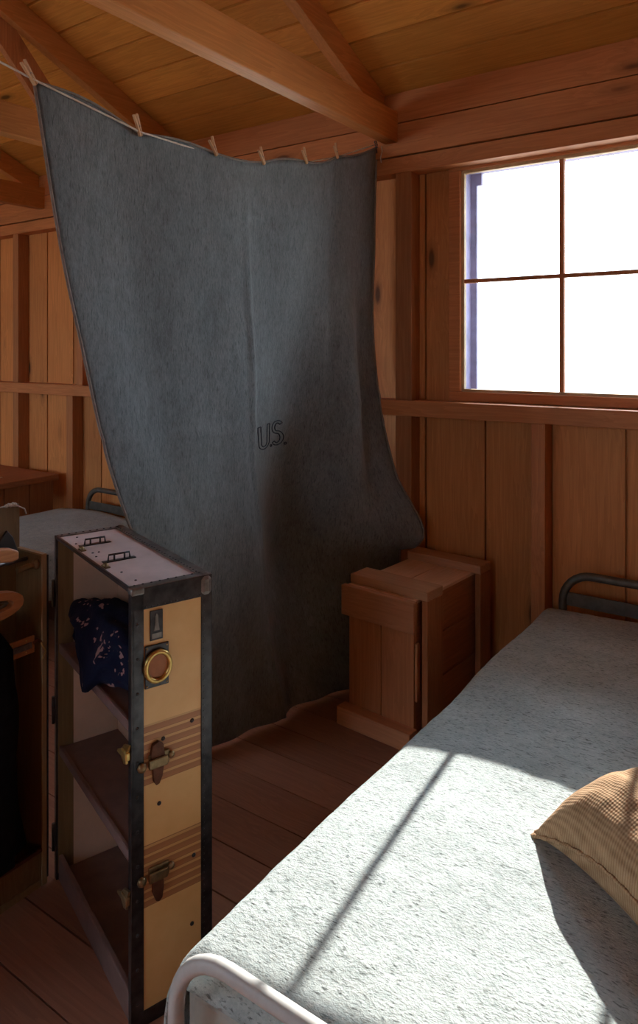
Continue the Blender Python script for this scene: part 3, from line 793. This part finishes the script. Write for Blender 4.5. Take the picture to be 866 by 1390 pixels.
b = B(); prism(b, [(0.058 + 0.024 * math.cos(a), 0.835 + 0.028 * math.sin(a)) for a in [2 * PI * k / 24 for k in range(24)]], 'x', TW + 0.005, TW + 0.008); obj('disc', b, 'leather', hp)
for y in (0.033, 0.083):
    for z in (0.791, 0.879):
        b = B(); dome(b, (TW + 0.005, y, z), 0.003, (1, 0, 0)); obj('screw', b, 'old_brass', hp)
# draw catches on the side and winged levers on the front edge
def latch(z, up):
    b = B(); box(b, TW + 0.003, TW + 0.008, 0.036, 0.088, z - 0.012, z + 0.02, 0.002); dome(b, (TW + 0.008, 0.092, z + 0.006), 0.009, (1, 0, 0), 0.8)
    dome(b, (TW + 0.006, 0.02, z - 0.004), 0.012, (1, 0, 0), 0.7)
    l = T('draw_catch', b, 'old_brass')
    b = B(); prism(b, [(0.04, z + 0.02), (0.045, z + 0.042), (0.060, z + 0.048), (0.072, z + 0.038), (0.076, z + 0.01), (0.070, z - 0.035), (0.062, z - 0.052), (0.054, z - 0.054), (0.048, z - 0.045), (0.046, z - 0.02)] if up else
                         [(0.045, z), (0.043, z - 0.035), (0.052, z - 0.058), (0.060, z - 0.062), (0.068, z - 0.055), (0.072, z - 0.03), (0.070, z)], 'x', TW + 0.007 if not up else TW + 0.001, TW + 0.014 if not up else TW + 0.011, 0.0015)
    obj('hook', b, 'rust', l, label='rusty brown hook of the catch')
    b = B(); box(b, TW + 0.012, TW + 0.018, 0.034, 0.080, z - 0.010, z + 0.012, 0.002); obj('keeper', b, 'old_brass', l)
latch(0.610, True); latch(0.345, False)
def lever(z, mt):
    b = B()
    prism(b, [(0.0, 0.0), (0.012, 0.014), (0.02, 0.030), (0.008, 0.027), (-0.012, 0.020), (-0.024, 0.006), (-0.052, -0.008), (-0.055, -0.015), (-0.030, -0.014), (-0.012, -0.026), (0.004, -0.020)], 'y', -0.010, -0.004, 0.001)
    box(b, -0.020, 0.012, -0.014, -0.002, -0.010, 0.010, 0.003)
    T('lever', b, mt, loc=(TW - 0.010, -0.004, z))
lever(0.640, 'brass'); lever(0.305, 'old_brass')
# hinges
for z in (0.85, 0.5, 0.12):
    b = B(); cyl(b, (-0.006, -0.008, z - 0.04), (-0.006, -0.008, z + 0.04), 0.005, 10); T('hinge', b, 'black_metal')

# hanger half: an Empty is not needed, all its pieces are parts of the same trunk; built in room axes
inv = (Matrix.Translation(tr.location) @ Matrix.Rotation(R(-19.0), 4, 'Z')).inverted()
def TWd(name, bm, mat, par=None, **k):
    """part given in room coordinates"""
    bmesh.ops.transform(bm, matrix=inv, verts=bm.verts)
    return obj(name, bm, mat, par or tr, **k)
HX, HY, HD, HL, HH = -1.868, 1.270, 0.132, 0.58, 0.972
TWd('side_panel', bx(HX - HD, HX, HY - 0.012, HY, 0.0, HH, 0.002), 'trunkwood')
TWd('side_panel', bx(HX - HD, HX, HY - HL, HY - HL + 0.012, 0.0, HH, 0.002), 'trunkwood')
TWd('back_panel', bx(HX - HD - 0.012, HX - HD, HY - HL, HY, 0.0, HH, 0.002), 'trunkwood')
TWd('bottom_panel', bx(HX - HD, HX, HY - HL + 0.012, HY - 0.012, 0.0, 0.02), 'trunkwood')
b = B(); box(b, HX - 0.012, HX - 0.001, HY - HL + 0.013, HY - 0.013, 0.02, 0.105, 0.003); TWd('front_lip', b, 'trunkwood')
b = B(); box(b, HX - 0.013, HX + 0.003, HY - HL + 0.01, HY - 0.001, 0.100, 0.112, 0.003); TWd('edge_binding', b, 'rust')
b = B(); box(b, HX - 0.003, HX + 0.004, HY - 0.014, HY + 0.003, 0.0, HH + 0.002, 0.0015); box(b, HX - HD, HX + 0.003, HY - 0.013, HY + 0.002, HH - 0.002, HH + 0.004, 0.001)
TWd('edge_binding', b, 'edgewood', label='worn light wooden edge of the hanger side')
b = B(); box(b, HX - 0.001, HX + 0.006, HY + 0.0005, HY + 0.006, 0.02, HH, 0.001); TWd('edge_binding', b, 'black_metal')
# raised lid
b = B()
for k in range(5): box(b, HX - HD - 0.008, HX - HD + 0.006, HY - 0.004 - 0.115 * (k + 1) + 0.001, HY - 0.004 - 0.115 * k, HH + 0.004, HH + 0.135, 0.0015)
TWd('lid', b, 'trunkwood', label='wooden lid flap of the hanger side, standing raised')
b = B(); zt = HH + 0.138
tube(b, [(HX - HD + 0.010, HY - 0.60, zt - 0.004), (HX - HD + 0.012, HY - 0.3, zt - 0.008), (HX - HD + 0.012, HY - 0.09, zt - 0.002), (HX - HD + 0.012, HY - 0.05, zt), (HX - HD + 0.013, HY - 0.015, zt - 0.006), (HX - HD + 0.016, HY + 0.006, zt - 0.018), (HX - HD + 0.016, HY + 0.012, zt - 0.035)], 0.0022, 6)
for q in range(5): dome(b, (HX - HD + 0.013, HY - 0.052 + 0.007 * q, zt + 0.002 * (q % 2)), 0.006, (1, 0, 0), 0.8)
TWd('twine', b, 'rope', label='pale twine knotted along the raised lid')
b = B(); prism(b, [(HY - 0.10, HH - 0.02), (HY - 0.085, HH + 0.025), (HY - 0.05, HH + 0.065), (HY - 0.03, HH + 0.04), (HY - 0.016, HH + 0.0), (HY - 0.03, HH - 0.03)], 'x', HX - HD + 0.0065, HX - HD + 0.016, 0.003)
TWd('leather_flap', b, 'dark_leather')
# hanging rail
b = B(); cyl(b, (HX - 0.02, HY - 0.013, 0.945), (HX - 0.02, HY - 0.080, 0.942), 0.008, 12); dome(b, (HX - 0.02, HY - 0.020, 0.945), 0.016, (0, 1, 0), 0.6)
TWd('rail_end', b, 'trunkwood')
cyl_b = B(); cyl(cyl_b, (HX - 0.075, HY - 0.013, 0.952), (HX - 0.075, HY - HL + 0.013, 0.952), 0.006, 12); TWd('rail', cyl_b, 'grey_metal')
# strap with metal plate
b = B(); box(b, HX - 0.008, HX - 0.002, HY - 0.125, HY - 0.035, 0.695, 0.745, 0.002); st = TWd('strap_end', b, 'leather', label='tan leather strap end')
b = B(); box(b, HX - 0.002, HX + 0.002, HY - 0.110, HY - 0.045, 0.711, 0.729, 0.001); TWd('plate', b, 'grey_metal', st)
for yy in (-0.105, -0.062):
    for zz in (0.703, 0.737):
        b = B(); dome(b, (HX - 0.002, HY + yy, zz), 0.0025, (1, 0, 0)); TWd('rivet', b, 'brass', st)
b = B(); tube(b, [(HX - 0.004, HY - 0.04, 0.722), (HX - 0.003, HY - 0.026, 0.728), (HX - 0.003, HY - 0.014, 0.718)], 0.006, 8); TWd('strap', b, 'rust')
b = B(); tube(b, [(HX + 0.006, HY - 0.02, 0.72), (HX + 0.012, HY - 0.012, 0.70), (HX + 0.006, HY - 0.004, 0.69), (HX + 0.006, HY - 0.014, 0.67)], 0.0022, 6); TWd('buckle', b, 'brass')

# two wooden coat hangers and a black coat hanging in the trunk
def hanger(name, label, xc, yc, zc, half, tiltx, grp):
    t = thing(name, label, 'coat hanger', (xc, yc, zc), 0, grp)
    b = B(); n = 22; L, Rr = [], []
    for k in range(n + 1):
        u = -1 + 2 * k / n; y = half * u; z = -0.03 * abs(u) ** 1.4; h = 0.024 * (1 - 0.25 * abs(u)) * (1 if abs(u) < 0.97 else 0.6)
        L.append((y, z + h)); Rr.append((y, z - h))
    prism(b, L + Rr[::-1], 'x', -0.012, 0.012, 0.004); obj('shoulder_bar', b, 'hanger', t)
    b = B(); tube(b, [(0, 0, 0.012), (0, 0, 0.035)] + [(0, 0.014 - 0.014 * math.cos(a), 0.040 + 0.014 * math.sin(a)) for a in [PI * k / 10 for k in range(11)]], 0.002, 6); obj('hook', b, 'grey_metal', t)
    return t
hanger('coat_hanger', 'orange wooden coat hanger highest in the trunk at the left', HX + 0.035, HY - 0.330, 1.035, 0.215, 0, 'wooden hangers in the open trunk')
t2 = thing('coat_hanger', 'thick rounded wooden coat hanger with slot above the black coat', 'coat hanger', (HX + 0.055, HY - 0.30, 0.885), 0, 'wooden hangers in the open trunk')
b = B(); n = 26; outer, inner = [], []
for k in range(n):
    a = 2 * PI * k / n
    sx, sz = math.cos(a), math.sin(a)
    f = lambda v, p: math.copysign(abs(v) ** p, v)
    outer.append((0.185 * f(sx, 0.7), 0.042 * f(sz, 0.8))); inner.append((0.155 * f(sx, 0.7), 0.020 * f(sz, 0.8)))
v = {}
for nm, ring in (('o', outer), ('i', inner)):
    for xx in (-0.014, 0.014): v[nm, xx] = [b.verts.new((xx, p[0], p[1])) for p in ring]
for k in range(n):
    j = (k + 1) % n
    for xx in (-0.014, 0.014): b.faces.new((v['o', xx][k], v['o', xx][j], v['i', xx][j], v['i', xx][k]))
    for nm in 'oi': b.faces.new((v[nm, -0.014][k], v[nm, -0.014][j], v[nm, 0.014][j], v[nm, 0.014][k]))
bmesh.ops.recalc_face_normals(b, faces=b.faces); obj('shoulder_bar', b, 'hanger', t2)
b = B(); tube(b, [(0, 0.115 * math.cos(a) + 0.03, 0.012 * math.sin(a)) for a in [2 * PI * k / 20 for k in range(20)]], 0.004, 6, closed=True); obj('clip', b, 'grey_metal', t2)
# coat
b = B(); NC, NZ = 30, 30; rows = []
cx, cyc = HX + 0.000, HY - 0.33
for j in range(NZ + 1):
    v_ = j / NZ; z = 0.845 - 0.70 * v_; hw = 0.10 + 0.125 * min(1, v_ * 6) ** 0.5 + 0.02 * v_; hd = 0.035 + 0.03 * min(1, v_ * 3)
    row = []
    for k in range(NC):
        a = 2 * PI * k / NC
        fx = 1 + 0.14 * math.sin(7 * a + 2 * v_) * v_ + 0.1 * mnoise.noise(Vector((math.cos(a) * 2, math.sin(a) * 2, v_ * 3)))
        row.append(b.verts.new((cx + hd * math.cos(a) * fx, cyc + hw * math.sin(a) * fx, z)))
    rows.append(row)
for j in range(NZ):
    for k in range(NC): b.faces.new((rows[j][k], rows[j][(k + 1) % NC], rows[j + 1][(k + 1) % NC], rows[j + 1][k]))
b.faces.new(rows[0]); b.faces.new(rows[-1][::-1])
tag(obj('black_coat', b, 'coat', smooth=True), 'black coat hanging in the left half of the open trunk', 'coat')

# navy cloth bundled on the upper shelf
b = B(); NU, NV = 60, 40
res = bmesh.ops.create_icosphere(b, subdivisions=5, radius=1.0)
for v_ in b.verts:
    p = v_.co.copy()
    n1 = mnoise.noise(p * 1.6 + Vector((3, 1, 2))); n2 = mnoise.noise(p * 3.5 + Vector((0, 4, 0))); n3 = 1 - abs(mnoise.noise(p * 5.0))
    f = 1 + 0.26 * n1 + 0.14 * n2 + 0.10 * n3
    x, y, z = p.x * f * 0.235, p.y * f * 0.085, p.z * f * 0.085
    x = max(-0.25, min(0.29, x)); y = min(y, 0.095)
    z = max(z, -0.045 + 0.02 * mnoise.noise(Vector((x * 14, y * 14, 0))))
    if y < -0.045:     # the bundle spills over the front of the shelf
        q = (-0.045 - y) / 0.06; z -= q * 0.065 * (0.75 + 0.5 * math.sin(x * 22 + 1)) * (1 if x > -0.18 else 0.4)
    v_.co = (x, y, z)
for f in b.faces: f.smooth = True
pos = tr.matrix_basis @ Vector((0.27, 0.082, 0.775))
tag(obj('folded_clothes', b, 'navy', loc=pos, rotz=R(-19.0)), 'crumpled navy blue printed cloth spilling from the upper trunk shelf', 'clothes')

# ------------------------------------------------------------------ burlap sack on the near cot
sk = thing('burlap_sack', 'plump brown burlap sack lying on the sunlit grey blanket', 'sack', (-0.158, 1.562, 0.504), R(-39))
b = B(); N = 70; SX, SY = 0.262, 0.232
def sack_pt(u, v, side):
    e = max(0.0, (1 - u ** 4) * (1 - v ** 4)); h = e ** 0.55
    pinch = 1 - 0.06 * (1 - abs(u)) * v * v - 0.0
    x = u * SX * (1 - 0.09 * (1 - v * v) * abs(u) ** 3); y = v * SY * (1 - 0.11 * (1 - u * u) * abs(v) ** 3)
    wr = mnoise.noise(Vector((u * 3, v * 3, side * 2 + 1))) * 0.022 + mnoise.noise(Vector((u * 8 + 3, v * 8, 5))) * 0.006
    zs = 0.080 - 0.070 * (abs(u) * abs(v)) ** 2
    z = zs + (0.110 * h + wr * h if side > 0 else -zs * e ** 0.32)
    z += 0.03 * (abs(u) ** 6) * (abs(v) ** 6) * 0
    return Vector((x, y, max(0.002, z)))
for side in (1, -1):
    g = [[b.verts.new(sack_pt(-1 + 2 * i / N, -1 + 2 * j / N, side)) for i in range(N + 1)] for j in range(N + 1)]
    for j in range(N):
        for i in range(N):
            f = b.faces.new((g[j][i], g[j][i + 1], g[j + 1][i + 1], g[j + 1][i])); f.smooth = True
bmesh.ops.remove_doubles(b, verts=b.verts, dist=0.0008)
obj('sack_body', b, 'burlap', sk)
b = B(); per = []
for k in range(60): per.append(sack_pt(-1 + 2 * k / 60, -1, 1))
for k in range(50): per.append(sack_pt(1, -1 + 2 * k / 50, 1))
for k in range(60): per.append(sack_pt(1 - 2 * k / 60, 1, 1))
for k in range(50): per.append(sack_pt(-1, 1 - 2 * k / 50, 1))
rd = [0.0045 + 0.0015 * math.sin(k * 1.7) for k in range(len(per))]
tube(b, per, rd, 7, closed=True)
obj('seam', b, 'burlap', sk)
random.seed(4); b = B()
for k in range(60):
    i = random.randrange(len(per)); p = per[i]; q = Vector((random.uniform(-1, 1), random.uniform(-1, 1), random.uniform(-0.1, 1))) * 0.018
    tube(b, [p, p + q * 0.5 + Vector((0, 0, 0.003)), p + q], 0.0004, 3)
fz = obj('frayed_threads', b, 'burlap', sk); fz['kind'] = 'stuff'
